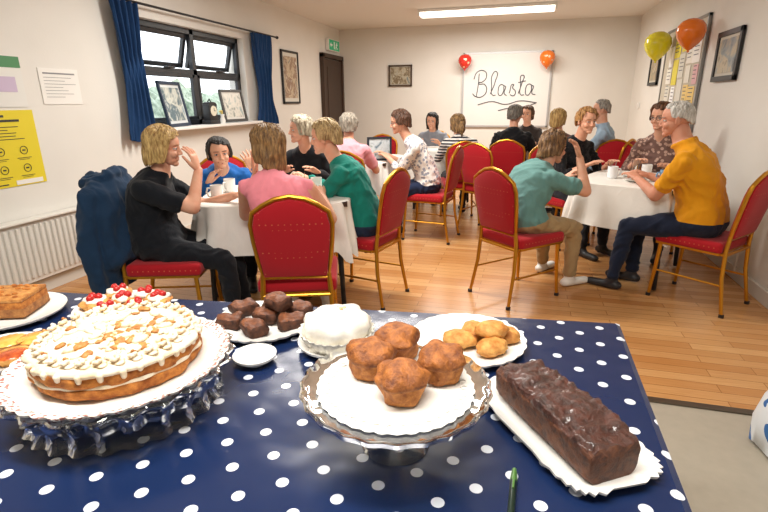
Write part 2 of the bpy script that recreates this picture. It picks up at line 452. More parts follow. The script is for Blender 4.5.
white=M('#efede8',.35); porcelain=M('#efede8',.15); tclothm=fabric('#e9e6df',.8,soft=True)
black=M('#1b1b1d',.45); darkmetal=M('#2a2a2c',.35,.6); darkwood=M('#3a2618',.5,0,(20,.1,.004),.3)
def glassmat(c='#ffffff',r=.03):
    t=NT('clear_glass'); t.col(lin(c)); t.set(Roughness=r,IOR=1.32); t.b.inputs['Transmission Weight'].default_value=1; return t.m
glass=glassmat('#fbfefe')
t=NT('window_pane'); tr=t.n('ShaderNodeBsdfTransparent'); gl=t.n('ShaderNodeBsdfGlossy'); gl.inputs['Roughness'].default_value=.02; mx=t.n('ShaderNodeMixShader'); mx.inputs[0].default_value=.08
t.l(tr.outputs[0],mx.inputs[1]); t.l(gl.outputs[0],mx.inputs[2]); t.l(mx.outputs[0],t.o.inputs[0]); pane=t.m
# ---------------- room ----------------
XL,XR,YB,YF,ZC=-3.4,1.68,9.3,-1.8,2.6
g=G(); g.add([(XL,YF,0),(XR,YF,0),(XR,2.25,0),(XL,2.25,0),(XR,YB,0),(XL,YB,0)],[(0,1,2,3),(3,2,4,5)],[1,0]); g.obj('floor',[woodfloor,vinyl],smooth=0)
g=G(); g.box((( XL+XR)/2,(YF+YB)/2,ZC+.05),(XR-XL+.4,YB-YF+.4,.1)); g.obj('ceiling',[ceilm],smooth=0)
g=G(); g.box(((XL+XR)/2,YB+.1,1.3),(XR-XL+.4,.2,2.6)); g.obj('wall_back',[wallm],smooth=0)
g=G(); g.box(((XL+XR)/2,YF-.1,1.3),(XR-XL+.4,.2,2.6)); g.obj('wall_front',[wallm],smooth=0)
g=G(); g.box((XR+.1,(YF+YB)/2,1.3),(.2,YB-YF,2.6)); g.obj('wall_right',[wallm],smooth=0)
WY0,WY1,WZ0,WZ1=4.02,5.85,1.12,2.09
g=G()
def wb(y0,y1,z0,z1): g.box((XL-.12,(y0+y1)/2,(z0+z1)/2),(.24,y1-y0,z1-z0))
wb(YF,WY0,0,ZC); wb(WY1,YB,0,ZC); wb(WY0,WY1,0,WZ0); wb(WY0,WY1,WZ1,ZC); g.obj('wall_left',[wallm],smooth=0)
for n,c,d in (('baseboard_right',(XR-.01,3.75,.05),(.02,11.0,.1)),('baseboard_back',(-.86,YB-.01,.05),(5.0,.02,.1)),('baseboard_left',(XL+.01,3.2,.05),(.02,10.0,.1))):
    g=G(); g.box(c,d,r=.004); g.obj(n,[M('#d9d5cc',.5)],smooth=0)
g=G(); g.box(((XL+XR)/2,2.25,.004),(XR-XL-.05,.04,.008),r=.002); g.obj('trim_1',[M('#6e655a',.35,.8)],smooth=0)
def lamp(name,x,y,L,W,pw,ang=0):
    g=G(); g.box((0,0,-.02),(L,W,.04),0,r=.006); g.box((0,0,-.065),(L*.98,W*.86,.055),1,r=.02,seg=3)
    for s in (1,-1): g.box((s*L*.495,0,-.05),(.03,W*.95,.085),0,r=.006)
    e=NT('lamp_diffuser'); e.col(lin('#fffaf0')); e.b.inputs['Emission Color'].default_value=lin('#fff4e2'); e.b.inputs['Emission Strength'].default_value=3
    ob=g.obj(name,[white,e.m],(x,y,ZC-.001),ang)
    ld=bpy.data.lights.new(name+'_light','AREA'); ld.shape='RECTANGLE'; ld.size=L; ld.size_y=W; ld.energy=pw; ld.color=(1,.96,.90)
    lo=bpy.data.objects.new('tube_light',ld); COL.objects.link(lo); lo.parent=ob; lo.location=(0,0,-.10)
lamp('fluorescent_ceiling_light',-.63,7.75,1.9,.24,84,0)
lamp('fluorescent_ceiling_light',-1.3,3.9,1.9,.24,92,0)
lamp('fluorescent_ceiling_light',-.5,.5,1.9,.24,70,0)
# window
frm=M('#22252a',.35)
g=G()
def fr(y0,y1,z0,z1,x,w,d=.05,m=0,X=None):
    g.box((x,(y0+y1)/2,z0+w/2),(d,y1-y0,w),m,r=.004,X=X); g.box((x,(y0+y1)/2,z1-w/2),(d,y1-y0,w),m,r=.004,X=X)
    g.box((x,y0+w/2,(z0+z1)/2),(d,w,z1-z0),m,r=.004,X=X); g.box((x,y1-w/2,(z0+z1)/2),(d,w,z1-z0),m,r=.004,X=X)
fx=XL-.10; ym=(WY0+WY1)/2; zt=1.66
fr(WY0,WY1,WZ0,WZ1,fx,.055); g.box((fx,ym,(WZ0+WZ1)/2),(.05,.06,WZ1-WZ0)); g.box((fx,ym,zt),(.05,WY1-WY0,.05))
for a,b in ((WY0+.05,ym-.03),(ym+.03,WY1-.05)):
    X=Matrix.Translation((fx,0,WZ1-.05))@Matrix.Rotation(math.radians(16),4,'Y')@Matrix.Translation((-fx,0,-(WZ1-.05)))
    fr(a+.01,b-.01,zt+.03,WZ1-.055,fx-.02,.045,.04,X=X)
    g.box((fx-.02,(a+b)/2,(zt+WZ1)/2),(.006,b-a-.1,WZ1-zt-.14),1,X=X)
    fr(a,b,WZ0+.055,zt-.025,fx+.01,.035,.04); g.box((fx,(a+b)/2,(WZ0+zt)/2),(.006,b-a-.07,zt-WZ0-.12),1)
    g.box((fx+.05,(a+b)/2,zt+.03),(.05,.12,.015),0,r=.003)
g.obj('window_1',[frm,pane],smooth=0)
g=G(); g.box((XL+.0,ym,WZ0-.015),(.30,WY1-WY0+.16,.03),r=.006); g.obj('window_sill',[white])
t=NT('hedge_leaves'); t.col(t.mix(t.ramp(t.noise(9,5),.3,.7),lin('#5a6b58'),lin('#a9b5a0'))); t.set(Roughness=.9)
g=G()
for i in range(14): g.ell((-8.2+random.uniform(-.3,.3),1.5+i*1.1,.75),(.9,.9,.8+random.uniform(0,.2)),0,20,nz=.35,seed=i)
g.obj('garden_hedge',[t.m])
g=G(); g.box((-10,6,-.05),(13,26,.1)); g.obj('ground_outside',[M('#9a9a92',.9)],smooth=0)
def curtain(y0,y1,z0,z1,seed,xo=.085):
    g=G(); P=[]
    for i in range(29):
        z=z1+(z0-z1)*i/28; row=[]; k=1-.30*math.sin(pi*min(1,(i/28)**1.3*1.1))
        for j in range(61):
            u=j/60; y=(y0+y1)/2+(u-.5)*(y1-y0)*k
            x=XL+xo+.03*math.sin(u*30+seed+.6*math.sin(i*.25))+.012*math.sin(u*61+i*.1)
            row.append(V(x,y,z+.012*math.sin(u*20)*(i/28)))
        P.append(row)
    g.grid(P); P2=[[p+V(.006,0,0) for p in r] for r in P]; g.grid(P2)
    return g.obj('window_curtain',[navy_curtain],smooth=180)
curtain(3.66,4.00,1.03,2.17,0); curtain(5.92,6.42,1.05,2.17,2)
g=G(); g.tube([(XL+.09,3.6,2.18),(XL+.09,6.6,2.18)],.011)
for y in (3.6,6.6): g.ell((XL+.09,y,2.18),(.02,.03,.02))
for y in (3.64,5.0,6.5): g.tube([(XL,y,2.2),(XL+.09,y,2.18)],.008)
g.obj('curtain_rail',[darkmetal])
def picture(name,cx,cy,cz,w,h,ang,fcol,mat_mount,art,fw=.03,tilt=0,mount=.15):
    g=G()
    for s in (1,-1):
        g.box((0,s*(w/2-fw/2),0),(.025,fw,h),0,r=.004); g.box((0,0,s*(h/2-fw/2)),(.025,w,fw),0,r=.004)
    g.box((-.006,0,0),(.008,w-fw,h-fw),1); iw,ih=(w-2*fw)*(1-mount),(h-2*fw)*(1-mount)
    g.box((0,0,0),(.006,iw,ih),2)
    ob=g.obj(name,[fcol,mat_mount,art],(cx,cy,cz),ang,smooth=0); ob.rotation_euler[1]=math.radians(tilt); return ob
def art(seed,cols,sc=4):
    t=NT('print_art'); n=t.noise(sc,4,t.scale(t.obj(),1,1,1.0),.6,1.0); cr=t.n('ShaderNodeValToRGB'); cr.color_ramp.interpolation='EASE'
    el=cr.color_ramp.elements; el[0].position=.3; el[0].color=lin(cols[0]); el[1].position=.7; el[1].color=lin(cols[-1])
    for i,c in enumerate(cols[1:-1]): e=el.new(.3+.4*(i+1)/(len(cols)-1)); e.color=lin(c)
    t.l(n,cr.inputs[0]); t.col(cr.outputs[0]); t.set(Roughness=.3); return t.m
picture('framed_picture',XL+.02,7.1,1.69,.56,.74,0,black,M('#d8d4c8',.6),art(1,['#7d7f78','#c9b79a','#8a6a55','#e0dccf'],6))
picture('framed_picture',-2.235,YB-.02,1.785,.44,.37,-90,M('#4a3a2c',.5),M('#cfc9bb',.6),art(2,['#5e6f74','#b8b09a','#7a6a50','#dcd7c8'],7),mount=.05)
picture('framed_picture',XR-.02,5.21,1.70,.56,.42,180,black,M('#c9c2b4',.6),art(3,['#3b4248','#7c8a92','#b5a88c','#2c2a28'],5),fw=.045)
picture('framed_picture',XR-.02,7.85,1.72,.5,.4,180,black,M('#d6cfbf',.6),art(4,['#4a3d30','#b3a07e','#6d7a6a'],6),fw=.04)
picture('photo_frame',XL+.06,4.34,1.12+.215,.46,.43,12,M('#25364c',.4),M('#dfe5e6',.5),art(5,['#7fa0b0','#d9dcd2','#54707c','#eef0ea'],6),tilt=-10)
picture('photo_frame',XL+.05,5.42,1.12+.19,.40,.37,-8,M('#3a3632',.4),M('#e8e6df',.5),art(6,['#8fa6a6','#e3dfd3','#6f7d74'],8),tilt=-10)
g=G()
g.box((0,0,.02),(.11,.19,.04),0,r=.006); g.box((0,0,.12),(.085,.15,.17),0,r=.012); g.loft([(V(-.042,0,.2),V(0,.075,0),V(0,0,.035)),(V(.042,0,.2),V(0,.075,0),V(0,0,.035))],0,20)
g.loft([(V(.043,0,.14),V(0,.055,0),V(0,0,.055)),(V(.05,0,.14),V(0,.052,0),V(0,0,.052))],1,24)
g.box((.052,0,.155),(.003,.005,.035),0); g.box((.052,.012,.14),(.003,.03,.005),0); g.tube([(0,-.03,.235),(0,0,.265),(0,.03,.235)],.006,0)
g.obj('mantel_clock',[black,M('#e8e2cc',.3)],(XL+.06,4.93,WZ0))
g=G(); g.lathe([(.0,0),(.028,.001),(.032,.03),(.02,.07),(.024,.1),(.02,.1),(.015,.07),(0,.06)],0,20)
for i in range(5): g.ell((random.uniform(-.02,.02),random.uniform(-.02,.02),.12+random.uniform(-.01,.02)),(.016,.016,.012),1,8)
g.obj('bud_vase',[porcelain,M('#d8c070',.6)],(XL+.07,5.14,WZ0))
g=G(); g.box((XL+.03,8.78,1.03),(.05,.86,2.04),0,r=.004)
for z,h in ((.55,.75),(1.5,.85)): g.box((XL+.058,8.78,z),(.012,.6,h),0,r=.005)
g.ell((XL+.09,8.47,1.0),(.02,.03,.02),2)
for y in (8.32,9.24): g.box((XL+.04,y,1.06),(.07,.07,2.12),1,r=.004)
g.box((XL+.04,8.78,2.1),(.07,.99,.07),1,r=.004); g.obj('door_1',[darkwood,M('#3d2a1c',.5),M('#b9b9b9',.3,.9)],smooth=0)
g=G(); g.box((0,0,0),(.06,.52,.19),0,r=.006); g.box((.031,0,0),(.004,.49,.165),1)
def P(pts,m=2,x=.035): g.add([(x,-a,b) for a,b in pts],[tuple(range(len(pts)))],m)
P([(-.03,-.06),(-.03,.06),(.04,.06),(.04,-.06)],3,.0345)
g.loft([(V(.034,.115,.045),V(0,.015,0),V(0,0,.015)),(V(.036,.115,.045),V(0,.015,0),V(0,0,.015))],2,12)
for a,b,r in (((-.11,.03),(-.09,-.01),.016),((-.09,-.01),(-.06,-.03),.009),((-.06,-.03),(-.065,-.065),.008),((-.09,-.01),(-.115,-.04),.009),((-.115,-.04),(-.15,-.045),.008),((-.11,.028),(-.07,.01),.007),((-.11,.028),(-.145,.01),.007)):
    g.cap((.036,-a[0],a[1]),(.036,-b[0],b[1]),r,r,2,8,flat=.2,ref=V(1,0,0))
P([(.10,.015),(.16,.015),(.16,.045),(.215,0),(.16,-.045),(.16,-.015),(.10,-.015)])
grn=NT('sign_green'); grn.col(lin('#1f9a6a')); grn.b.inputs['Emission Color'].default_value=lin('#1f9a6a'); grn.b.inputs['Emission Strength'].default_value=.3
g.obj('exit_sign',[white,grn.m,M('#ffffff',.5),M('#d8efe2',.5)],(XL+.035,8.85,2.29),smooth=0)
g=G(); y0,y1=1.2,3.25; g.box((XL+.06,(y0+y1)/2,.34),(.03,y1-y0,.44),0,r=.008)
n=int((y1-y0)/.045)
for i in range(n): g.cap((XL+.08,y0+.03+i*.045,.16),(XL+.08,y0+.03+i*.045,.52),.011,.011,0,8,seg=.4)
g.box((XL+.06,(y0+y1)/2,.565),(.10,y1-y0,.014),0,r=.004)
for y in (y0,y1): g.box((XL+.06,y,.34),(.10,.012,.46),0,r=.003)
g.tube([(XL+.06,y1+.0,.16),(XL+.06,y1+.06,.16),(XL+.06,y1+.06,.02)],.009,0); g.obj('radiator',[M('#e2dfd8',.35)])
def poster(name,wall,a0,a1,z0,z1,base,items,mats,discs=()):
    g=G(); x=XL+.004 if wall=='L' else XR-.004; s=1 if wall=='L' else -1
    g.box((x,(a0+a1)/2,(z0+z1)/2),(.004,a1-a0,z1-z0),0)
    for (u0,u1,v0,v1,m) in items:
        ya=a0+(a1-a0)*u0; yb=a0+(a1-a0)*u1; za=z0+(z1-z0)*v0; zb=z0+(z1-z0)*v1
        g.box((x+s*.003,(ya+yb)/2,(za+zb)/2),(.002,abs(yb-ya),abs(zb-za)),m)
    for u,v,r,m in discs:
        c=V(x+s*.004,a0+(a1-a0)*u,z0+(z1-z0)*v); g.tube([c+V(0,r*math.cos(k*pi/8),r*math.sin(k*pi/8)) for k in range(16)],.0022,m,6,closed=True)
        g.box(c,(.002,r*.8,r*.35),m)
    g.obj(name,[base]+mats,smooth=0)
dk=M('#3c3c34',.7)
it=[(.06,.62,.91,.94,1),(.06,.80,.85,.88,1)]+[(.08,.08+.4*random.uniform(1.2,1.95),.78-i*.04,.789-i*.04,1) for i in range(5)]
ds=[]
for r in range(2):
    for c in range(3): ds.append((.20+c*.29,.47-r*.24,.027,1)); it.append((.10+c*.29,.28+c*.29,.365-r*.24,.372-r*.24,1)); it.append((.12+c*.29,.25+c*.29,.345-r*.24,.350-r*.24,1))
it+=[(.05,.5,.03,.045,1),(.6,.95,.015,.075,2)]
poster('wall_poster','L',2.28,2.86,.80,1.31,M('#e3cf2a',.6),it,[dk,white],ds)
poster('wall_poster','L',2.28,2.84,1.33,1.66,M('#e4e3dd',.6),[(0,1,.78,1,1),(.5,.9,.3,.6,2)]+[(.1,.42,.6-i*.09,.63-i*.09,3) for i in range(5)],[M('#4d8a5a',.6),M('#c9b7d0',.6),dk])
poster('wall_notice','L',2.97,3.31,1.345,1.60,M('#ebe9e3',.6),[(.1,.9,.84,.88,1)]+[(.1,.1+random.uniform(.4,.8),.74-i*.09,.752-i*.09,1) for i in range(7)],[M('#8a8a8c',.7)])
g=G(); by0,by1,bz0,bz1=5.85,7.3,1.02,2.12; x=XR-.015; g.box((x,(by0+by1)/2,(bz0+bz1)/2),(.02,by1-by0,bz1-bz0),0)
for y in (by0,by1): g.box((x-.006,y,(bz0+bz1)/2),(.03,.03,bz1-bz0+.03),1,r=.003)
for z in (bz0,bz1): g.box((x-.006,(by0+by1)/2,z),(.03,by1-by0+.03,.03),1,r=.003)
pal=['#f2efe6','#e8d94a','#efece2','#a9c3d8','#e2b4b8','#f5f3ee','#e9e6da','#f0d080','#dfdcd0','#ffffff']
pm=[M(c,.6) for c in pal]; yy=by0+.08
while yy<by1-.2:
    zz=bz0+.06
    while zz<bz1-.2:
        w=random.uniform(.14,.24);h=random.uniform(.16,.28)
        g.box((x-.013-random.uniform(0,.003),yy+w/2+random.uniform(-.02,.02),zz+h/2),(.004,w,h),2+random.randrange(10),X=None)
        if random.random()<.8:
            for q in range(4): g.box((x-.0185,yy+w/2,zz+h*.3+q*.04),(.002,w*.6,.008),12)
        zz+=h+.02
    yy+=.24
g.obj('notice_board',[M('#c9c1b0',.8),M('#8a8a88',.3,.7)]+pm+[M('#66666c',.7)],smooth=0)
def balloon(name,p,c,r=.13,mat=None):
    g=G(); prof=[(.001,-1.28),(.06,-1.27),(.10,-1.22),(.05,-1.16),(.25,-1.02),(.6,-.72),(.88,-.3),(1,.15),(.93,.55),(.68,.86),(.35,1.02),(.001,1.08)]
    pr=[]
    for i in range(len(prof)-1):
        for j in range(3): q=j/3; pr.append((prof[i][0]*(1-q)+prof[i+1][0]*q,prof[i][1]*(1-q)+prof[i+1][1]*q))
    pr.append(prof[-1])
    g.lathe([(a*r,b*r) for a,b in pr],0,24); g.tube([(0,0,-1.27*r),(.01,.0,-1.6*r),(-.005,0,-2.0*r)],.0015,1)
    b=NT('balloon_latex'); b.col(lin(c)); b.set(Roughness=.2); b.b.inputs['Coat Weight'].default_value=.4
    if mat=='dots':
        v=b.n('ShaderNodeTexVoronoi'); v.inputs['Scale'].default_value=14; b.l(b.obj(),v.inputs['Vector']); b.col(b.mix(b.math('LESS_THAN',v.outputs['Distance'],.28),lin(c),lin('#f3d9b0')))
    g.obj(name,[b.m,white],p,smooth=180)
balloon('balloon',(-1.05,YB-.19,1.98),'#d8342a',.115,'dots'); balloon('balloon',(.30,YB-.20,1.99),'#ee7a28',.125,'dots')
balloon('balloon',(XR-.19,5.75,1.94),'#ef7a1c',.13); balloon('balloon',(XR-.20,7.0,1.95),'#e6dc2c',.15)
par=G(); par.box((0,0,0),(1.44,.012,1.2),0); par.box((0,.002,.61),(1.5,.02,.03),1); par.box((0,.002,-.61),(1.5,.02,.03),1)
for s in (1,-1): par.box((s*.735,.002,0),(.03,.02,1.24),1)
wbd=par.obj('whiteboard',[M('#e6e4e0',.3),M('#b9b9b9',.4,.4)],(-.35,YB-.03,1.51),smooth=0)
def stroke(pts,r=.009):
    cu=bpy.data.curves.new('handwriting','CURVE'); cu.dimensions='3D'; cu.bevel_depth=r; cu.bevel_resolution=2
    sp=cu.splines.new('BEZIER'); sp.bezier_points.add(len(pts)-1)
    for b,p in zip(sp.bezier_points,pts): b.co=(p[0],-.012,p[1]); b.handle_left_type=b.handle_right_type='AUTO'
    cu.materials.append(M('#4a4c55',.6)); o=bpy.data.objects.new('handwriting',cu); COL.objects.link(o); o.parent=wbd
def letters(ls,ox,oz,sc):
    for l in ls: stroke([(ox+a*sc,oz+b*sc) for a,b in l],.007)
letters([[(.10,.95),(.08,.5),(.02,.02)],[(-.12,.72),(.0,1.0),(.32,1.05),(.42,.82),(.25,.6),(.1,.55),(.35,.5),(.45,.25),(.28,.0),(-.02,.0),(-.15,.12)],
 [(.62,.1),(.80,.6),(.82,1.02),(.70,.95),(.66,.4),(.72,.05),(.85,.05)],
 [(1.22,.42),(1.05,.48),(.95,.25),(1.03,.03),(1.18,.2),(1.22,.42),(1.22,.1),(1.32,.03)],
 [(1.42,.12),(1.58,.48),(1.55,.35),(1.68,.2),(1.62,.02),(1.46,.06)],
 [(1.80,.1),(1.92,.5),(1.95,.85),(1.88,.4),(1.92,.05),(2.05,.05)],[(1.78,.55),(2.08,.62)],
 [(2.38,.42),(2.2,.48),(2.1,.25),(2.18,.03),(2.33,.2),(2.38,.42),(2.38,.1),(2.52,.05)],
 [(.1,-.35),(.7,-.22),(1.3,-.34),(1.9,-.20),(2.6,-.28)],[(2.6,-.28),(2.2,-.42),(1.5,-.45)],[(1.0,-.6),(1.5,-.5),(2.1,-.58)]],-.50,-.10,.40)
g=G(); g.box((0,0,.06),(.03,.22,.13),0,r=.006); g.box((-.03,.02,.0),(.07,.12,.16),0,r=.02); g.box((-.012,-.07,.07),(.02,.03,.03),1,r=.003)
g.tube([(-.02,.0,-.06),(-.02,.0,-.30)],.007,0); g.obj('electric_socket',[white,M('#c9c9c4',.5)],(XR-.015,4.15,.38))
g=G(); g.box((0,0,0),(.02,.09,.09),0,r=.004); g.box((-.012,0,0),(.01,.03,.04),0,r=.003); g.obj('light_switch',[white],(XR-.01,8.6,1.25))
# ---------------- chair ----------------
def chair_mesh():
    g=G()
    g.box((0.02,0,.44),(.42,.41,.075),0,r=.03,seg=4); g.box((0.02,0,.402),(.40,.39,.02),1,r=.004)
    tl=math.radians(11)
    def bp(y,z): return V(-.20-(z-.46)*math.tan(tl),y,z)
    out=[(-.165,.50),(-.178,.60),(-.19,.70),(-.195,.79),(-.18,.85),(-.13,.885),(-.07,.915),(0,.928),(.07,.915),(.13,.885),(.18,.85),(.195,.79),(.19,.70),(.178,.60),(.165,.50)]
    nrm=V(math.cos(tl),0,math.sin(tl))
    vs=[];fs=[];N=len(out); layers=((.0,.955),(.018,.94),(.028,.82),(.031,.5))
    for sgn in (1,-1):
        base=len(vs)
        for off,sc in layers:
            for y,z in out: vs.append(bp(y*sc,.70+(z-.70)*sc)+nrm*off*sgn)
        vs.append(bp(0,.70)+nrm*.032*sgn)
        for k in range(len(layers)-1):
            for i in range(N):
                j=(i+1)%N; q=(base+k*N+i,base+k*N+j,base+(k+1)*N+j,base+(k+1)*N+i); fs.append(q if sgn<0 else q[::-1])
        k=len(layers)-1
        for i in range(N):
            j=(i+1)%N; q=(base+k*N+i,base+k*N+j,len(vs)-1); fs.append(q if sgn<0 else q[::-1])
    g.add(vs,fs,0)
    g.tube([bp(y,z) for y,z in out],.0125,1,10,closed=True)
    for s in (1,-1):
        g.tube([bp(s*.165,.52),V(-.205,s*.172,.43),V(-.215,s*.180,.25),V(-.26,s*.195,.012)],[.0125,.0135,.013,.011],1)
        g.tube([V(.19,s*.175,.41),V(.20,s*.18,.22),V(.215,s*.19,.012)],[.0135,.013,.011],1)
        g.tube([V(-.21,s*.176,.40),V(.19,s*.176,.40)],.010,1); g.lathe([(.016,0),(.016,.02),(.012,.022)],2,10,c=(-.262,s*.196,0)); g.lathe([(.016,0),(.016,.02),(.012,.022)],2,10,c=(.216,s*.19,0))
        g.tube([V(-.222,s*.183,.20),V(.203,s*.183,.20)],.007,1)
    g.tube([V(.19,-.175,.40),V(.19,.175,.40)],.010,1); g.tube([V(-.21,-.175,.40),V(-.21,.175,.40)],.010,1)
    return g
cg=chair_mesh(); c0=None
def chair(x,y,h):
    global c0
    if c0 is None: c0=cg.obj('banquet_chair',[redfab,gold,black],(x,y,0),h).data
    else: place('banquet_chair',c0,(x,y,0),h)
CH=[(-1.13,2.34,110),(-1.99,2.38,18),(-1.04,3.18,168),(-2.28,3.5,-50),(-1.72,4.12,272),(-1.55,4.42,95),(-.86,4.85,172),(-.66,5.68,105),(-1.22,7.05,268),(-.12,6.0,82),(.05,7.35,262),
    (-.33,5.45,62),(.42,5.93,92),(.9,6.12,150),(.03,3.48,46),(.40,4.95,-48),(1.25,5.05,255),(1.24,3.68,140),(-2.2,5.9,-35),(-1.75,6.1,275),(.98,5.6,270)]
for c in CH: chair(*c)
# ---------------- dining tables ----------------
def table(x,y,h,lx,ly,hem=.44,seed=0):
    g=G(); n=120; 
    def per(u,off):
        a=2*pi*u; ca,sa=math.cos(a),math.sin(a); e=2/7
        return V(math.copysign(abs(ca)**e,ca)*(lx/2+off),math.copysign(abs(sa)**e,sa)*(ly/2+off),0)
    P=[]
    for k,(off,z,wv) in enumerate([(-.02,.756,0),(.0,.755,0),(.008,.748,0),(.012,.70,.25),(.022,.62,.6),(.035,.54,.9),(.045,hem,1)]):
        row=[]
        for i in range(n):
            p=per(i/n,off+wv*.022*(math.sin(i/n*2*pi*13+seed)+.5*math.sin(i/n*2*pi*7+seed*2))); cr=abs(p.x/(lx/2))*abs(p.y/(ly/2))
            p.z=z-(wv*.07*sm(.8,1.05,cr)); row.append(p)
        P.append(row)
    g.grid(P,0,True); g.add(P[0]+[V(0,0,.756)],[(i,(i+1)%n,n) for i in range(n)],0)
    for a in (1,-1):
        for b in (1,-1): g.tube([(a*(lx/2-.08),b*(ly/2-.08),.73),(a*(lx/2-.06),b*(ly/2-.06),.01)],.016,1)
    g.box((0,0,.735),(lx-.04,ly-.04,.03),2)
    return g.obj('dining_table',[tclothm,darkmetal,darkwood],(x,y,0),h)
T1=table(-1.59,3.02,22,.96,.78,seed=1); table(.88,4.22,-25,.74,.84,seed=2); table(-1.74,5.22,0,.9,.85,seed=3); table(-.98,6.42,0,.75,.7,seed=4); table(.3,6.8,0,.8,.75,seed=5)
def mug(x,y,z=.757,c='#f2f0ec',a=0,r=.038,h=.09):
    g=G(); g.lathe([(0,0),(r*.8,0),(r*.95,.006),(r,h*.5),(r*1.02,h),(r*.92,h),(r*.88,.01),(0,.008)],0,24)
    g.tube([(r*.98,0,h*.8),(r*1.5,0,h*.78),(r*1.7,0,h*.5),(r*1.4,0,h*.22),(r*.96,0,h*.2)],.006,0); g.lathe([(0,h*.8),(r*.9,h*.8)],1,20,cap=False)
    g.obj('coffee_mug',[M(c,.2),M('#6b3f22',.2)],(x,y,z),a)
def plate(name,x,y,z,r,c=None,scal=0,extra=None):
    g=G(); rp=(lambda a,k: 1+scal*abs(math.sin(a*12)) if k in(3,4,5) else 1) if scal else None
    g.lathe([(0,.004),(r*.55,.004),(r*.62,.006),(r*.94,.018),(r,.021),(r*.98,.015),(r*.6,0),(0,0)],0,96 if scal else 40,rip=rp)
    return g.obj(name,[c or porcelain],(x,y,z))
def tumbler(x,y,z=.757):
    g=G(); g.lathe([(0,0),(.028,0),(.034,.11),(.032,.11),(.026,.008),(0,.008)],0,20); g.obj('drinking_glass',[glass],(x,y,z))
for a in ((-1.86,2.72,'#f2f0ec',200),(-1.62,3.0,'#e8ecef',30),(-1.36,3.16,'#f2f0ec',100),(-1.93,2.98,'#f2f0ec',260),(.70,4.20,'#eef0f2',10),(1.04,4.06,'#7aa3c9',190),(.98,4.38,'#f2f0ec',80),(-1.6,5.0,'#f2f0ec',0),(-1.5,5.3,'#eeeeee',90),(.3,6.7,'#f2f0ec',0)): mug(a[0],a[1],c=a[2],a=a[3])
for p in ((-1.45,2.92),(-1.75,3.18),(.84,4.06),(.86,4.30),(-1.9,5.1)): plate('side_plate',p[0],p[1],.757,.08)
for p in ((-1.60,2.82),(-1.50,3.20),(.72,4.38),(.92,4.50)): tumbler(*p)
for x,y in ((.84,4.06),(.86,4.30),(-1.45,2.92)):
    g=G(); g.ell((0,0,.018),(.03,.022,.016),0,14,nz=.2,seed=2); g.ell((.02,.02,.016),(.02,.018,.012),1,12,nz=.2,seed=4); g.obj('small_cake',[M('#b5783a',.7),M('#5a3218',.7)],(x,y,.762))
g=G(); 
for s in (1,-1): g.box((0,s*.12,.12),(.015,.02,.24),0); g.box((0,0,.12+s*.11),(.015,.24,.02),0)
g.box((-.003,0,.12),(.006,.23,.22),1); g.box((-.05,0,.06),(.008,.06,.14),0,X=Matrix.Rotation(.25,4,'Y')); g.obj('photo_frame',[M('#1f2a36',.4),art(8,['#5d7482','#c2ccd0','#7b8a80'],9)],(-1.42,4.98,.757),-60,smooth=0)
# ---------------- people instances ----------------
BL=('#8f6a38','#d9b878'); DB=('#5e4228','#a58050'); BR=('#3a2417','#6b4629'); BK=('#15120f','#2c2520'); GR=('#6d6862','#b5b0a6'); WH=('#a9a59d','#e2dfd9')
Wn='seated_woman'; Mn='seated_man'
person(Wn,(-2.04,2.38,.54),(-1.93,2.38,1.11),20,(26,-6,0),(.42,.14,.80),(.27,-.03,.98),top='#12161d',bot='#171a20',hairc=BL,hs=dict(zs=-.085,zb=-.11,fr=64,vol=.020,seed=1,part=-1),hd={'r':dict(d=(-.25,.05,1),b=(1,-.2,.2)),'l':dict(k='curl')},rpole=(.5,-.5,-1),build=1.14,vox=.010,bulge=.09)
person(Wn,(-2.24,3.42,.52),(-2.07,3.11,1.0),-58,(-50,0,4),(.36,.20,.88),(.40,-.12,.80),top='#1d5ea6',bot='#20222a',hairc=BK,hs=dict(zs=-.035,zb=-.06,fr=56,vol=.016,seed=2,messy=.6),sleeve='long',hd={'l':dict(d=(-.1,-.3,1),b=(1,.2,0))},vox=.012)
person(Wn,(-1.17,2.40,.54),(-1.36,2.50,1.115),108,(150,-4,0),(.32,.26,.93),(.40,-.12,.79),top='#ee8f9c',bot='#e0dcd6',shoe='#d9d3c9',hairc=DB,hs=dict(zs=-.09,zb=-.14,fr=62,vol=.018,seed=3,messy=1.2),sleeve='none',hd={'l':dict(d=(-.1,.1,1),b=(-.2,1,0),k='flat')},lpole=(.2,.3,-1),build=1.12,vox=.010,s=.97)
person(Wn,(-1.02,3.17,.54),(-1.24,3.04,1.125),186,(192,-6,0),(.42,.05,.81),(.44,-.16,.82),top='#178072',bot='#27364f',hairc=('#7d6038','#d8bd88'),hs=dict(zs=-.01,zb=-.055,fr=54,vol=.018,seed=4,messy=1.2),sleeve='long',vox=.010,build=1.05,hd={'r':dict(k='curl')})
person(Wn,(-1.73,4.05,.54),(-1.75,3.78,1.13),272,(215,0,0),(.35,.15,.8),(.35,-.15,.8),top='#1c1d22',hairc=('#8a7d68','#cfc4ac'),hs=dict(zs=-.04,zb=-.06,fr=54,vol=.018,seed=5),sleeve='long',vox=.014)
person(Wn,(-1.55,4.40,.54),(-1.60,4.55,1.13),98,(110,0,0),(.4,.15,.8),(.4,-.15,.8),top='#dd96a0',hairc=('#6f675c','#a59b8c'),hs=dict(zs=-.01,zb=-.06,fr=56,vol=.016,seed=6),sleeve='short',vox=.014)
person(Wn,(-.88,4.85,.54),(-1.15,4.74,1.15),190,(195,-8,0),(.40,-.05,.80),(.42,-.22,.81),(.34,.14),(.30,-.12),top='#e3e0dc',topk='spots',topc2='#9499a6',bot='#1c2642',shoe='#1a1a20',hairc=('#34200f','#5e3a26'),hs=dict(zs=-.02,zb=-.06,fr=56,vol=.018,seed=7),sleeve='3q',vox=.011,glasses=True)
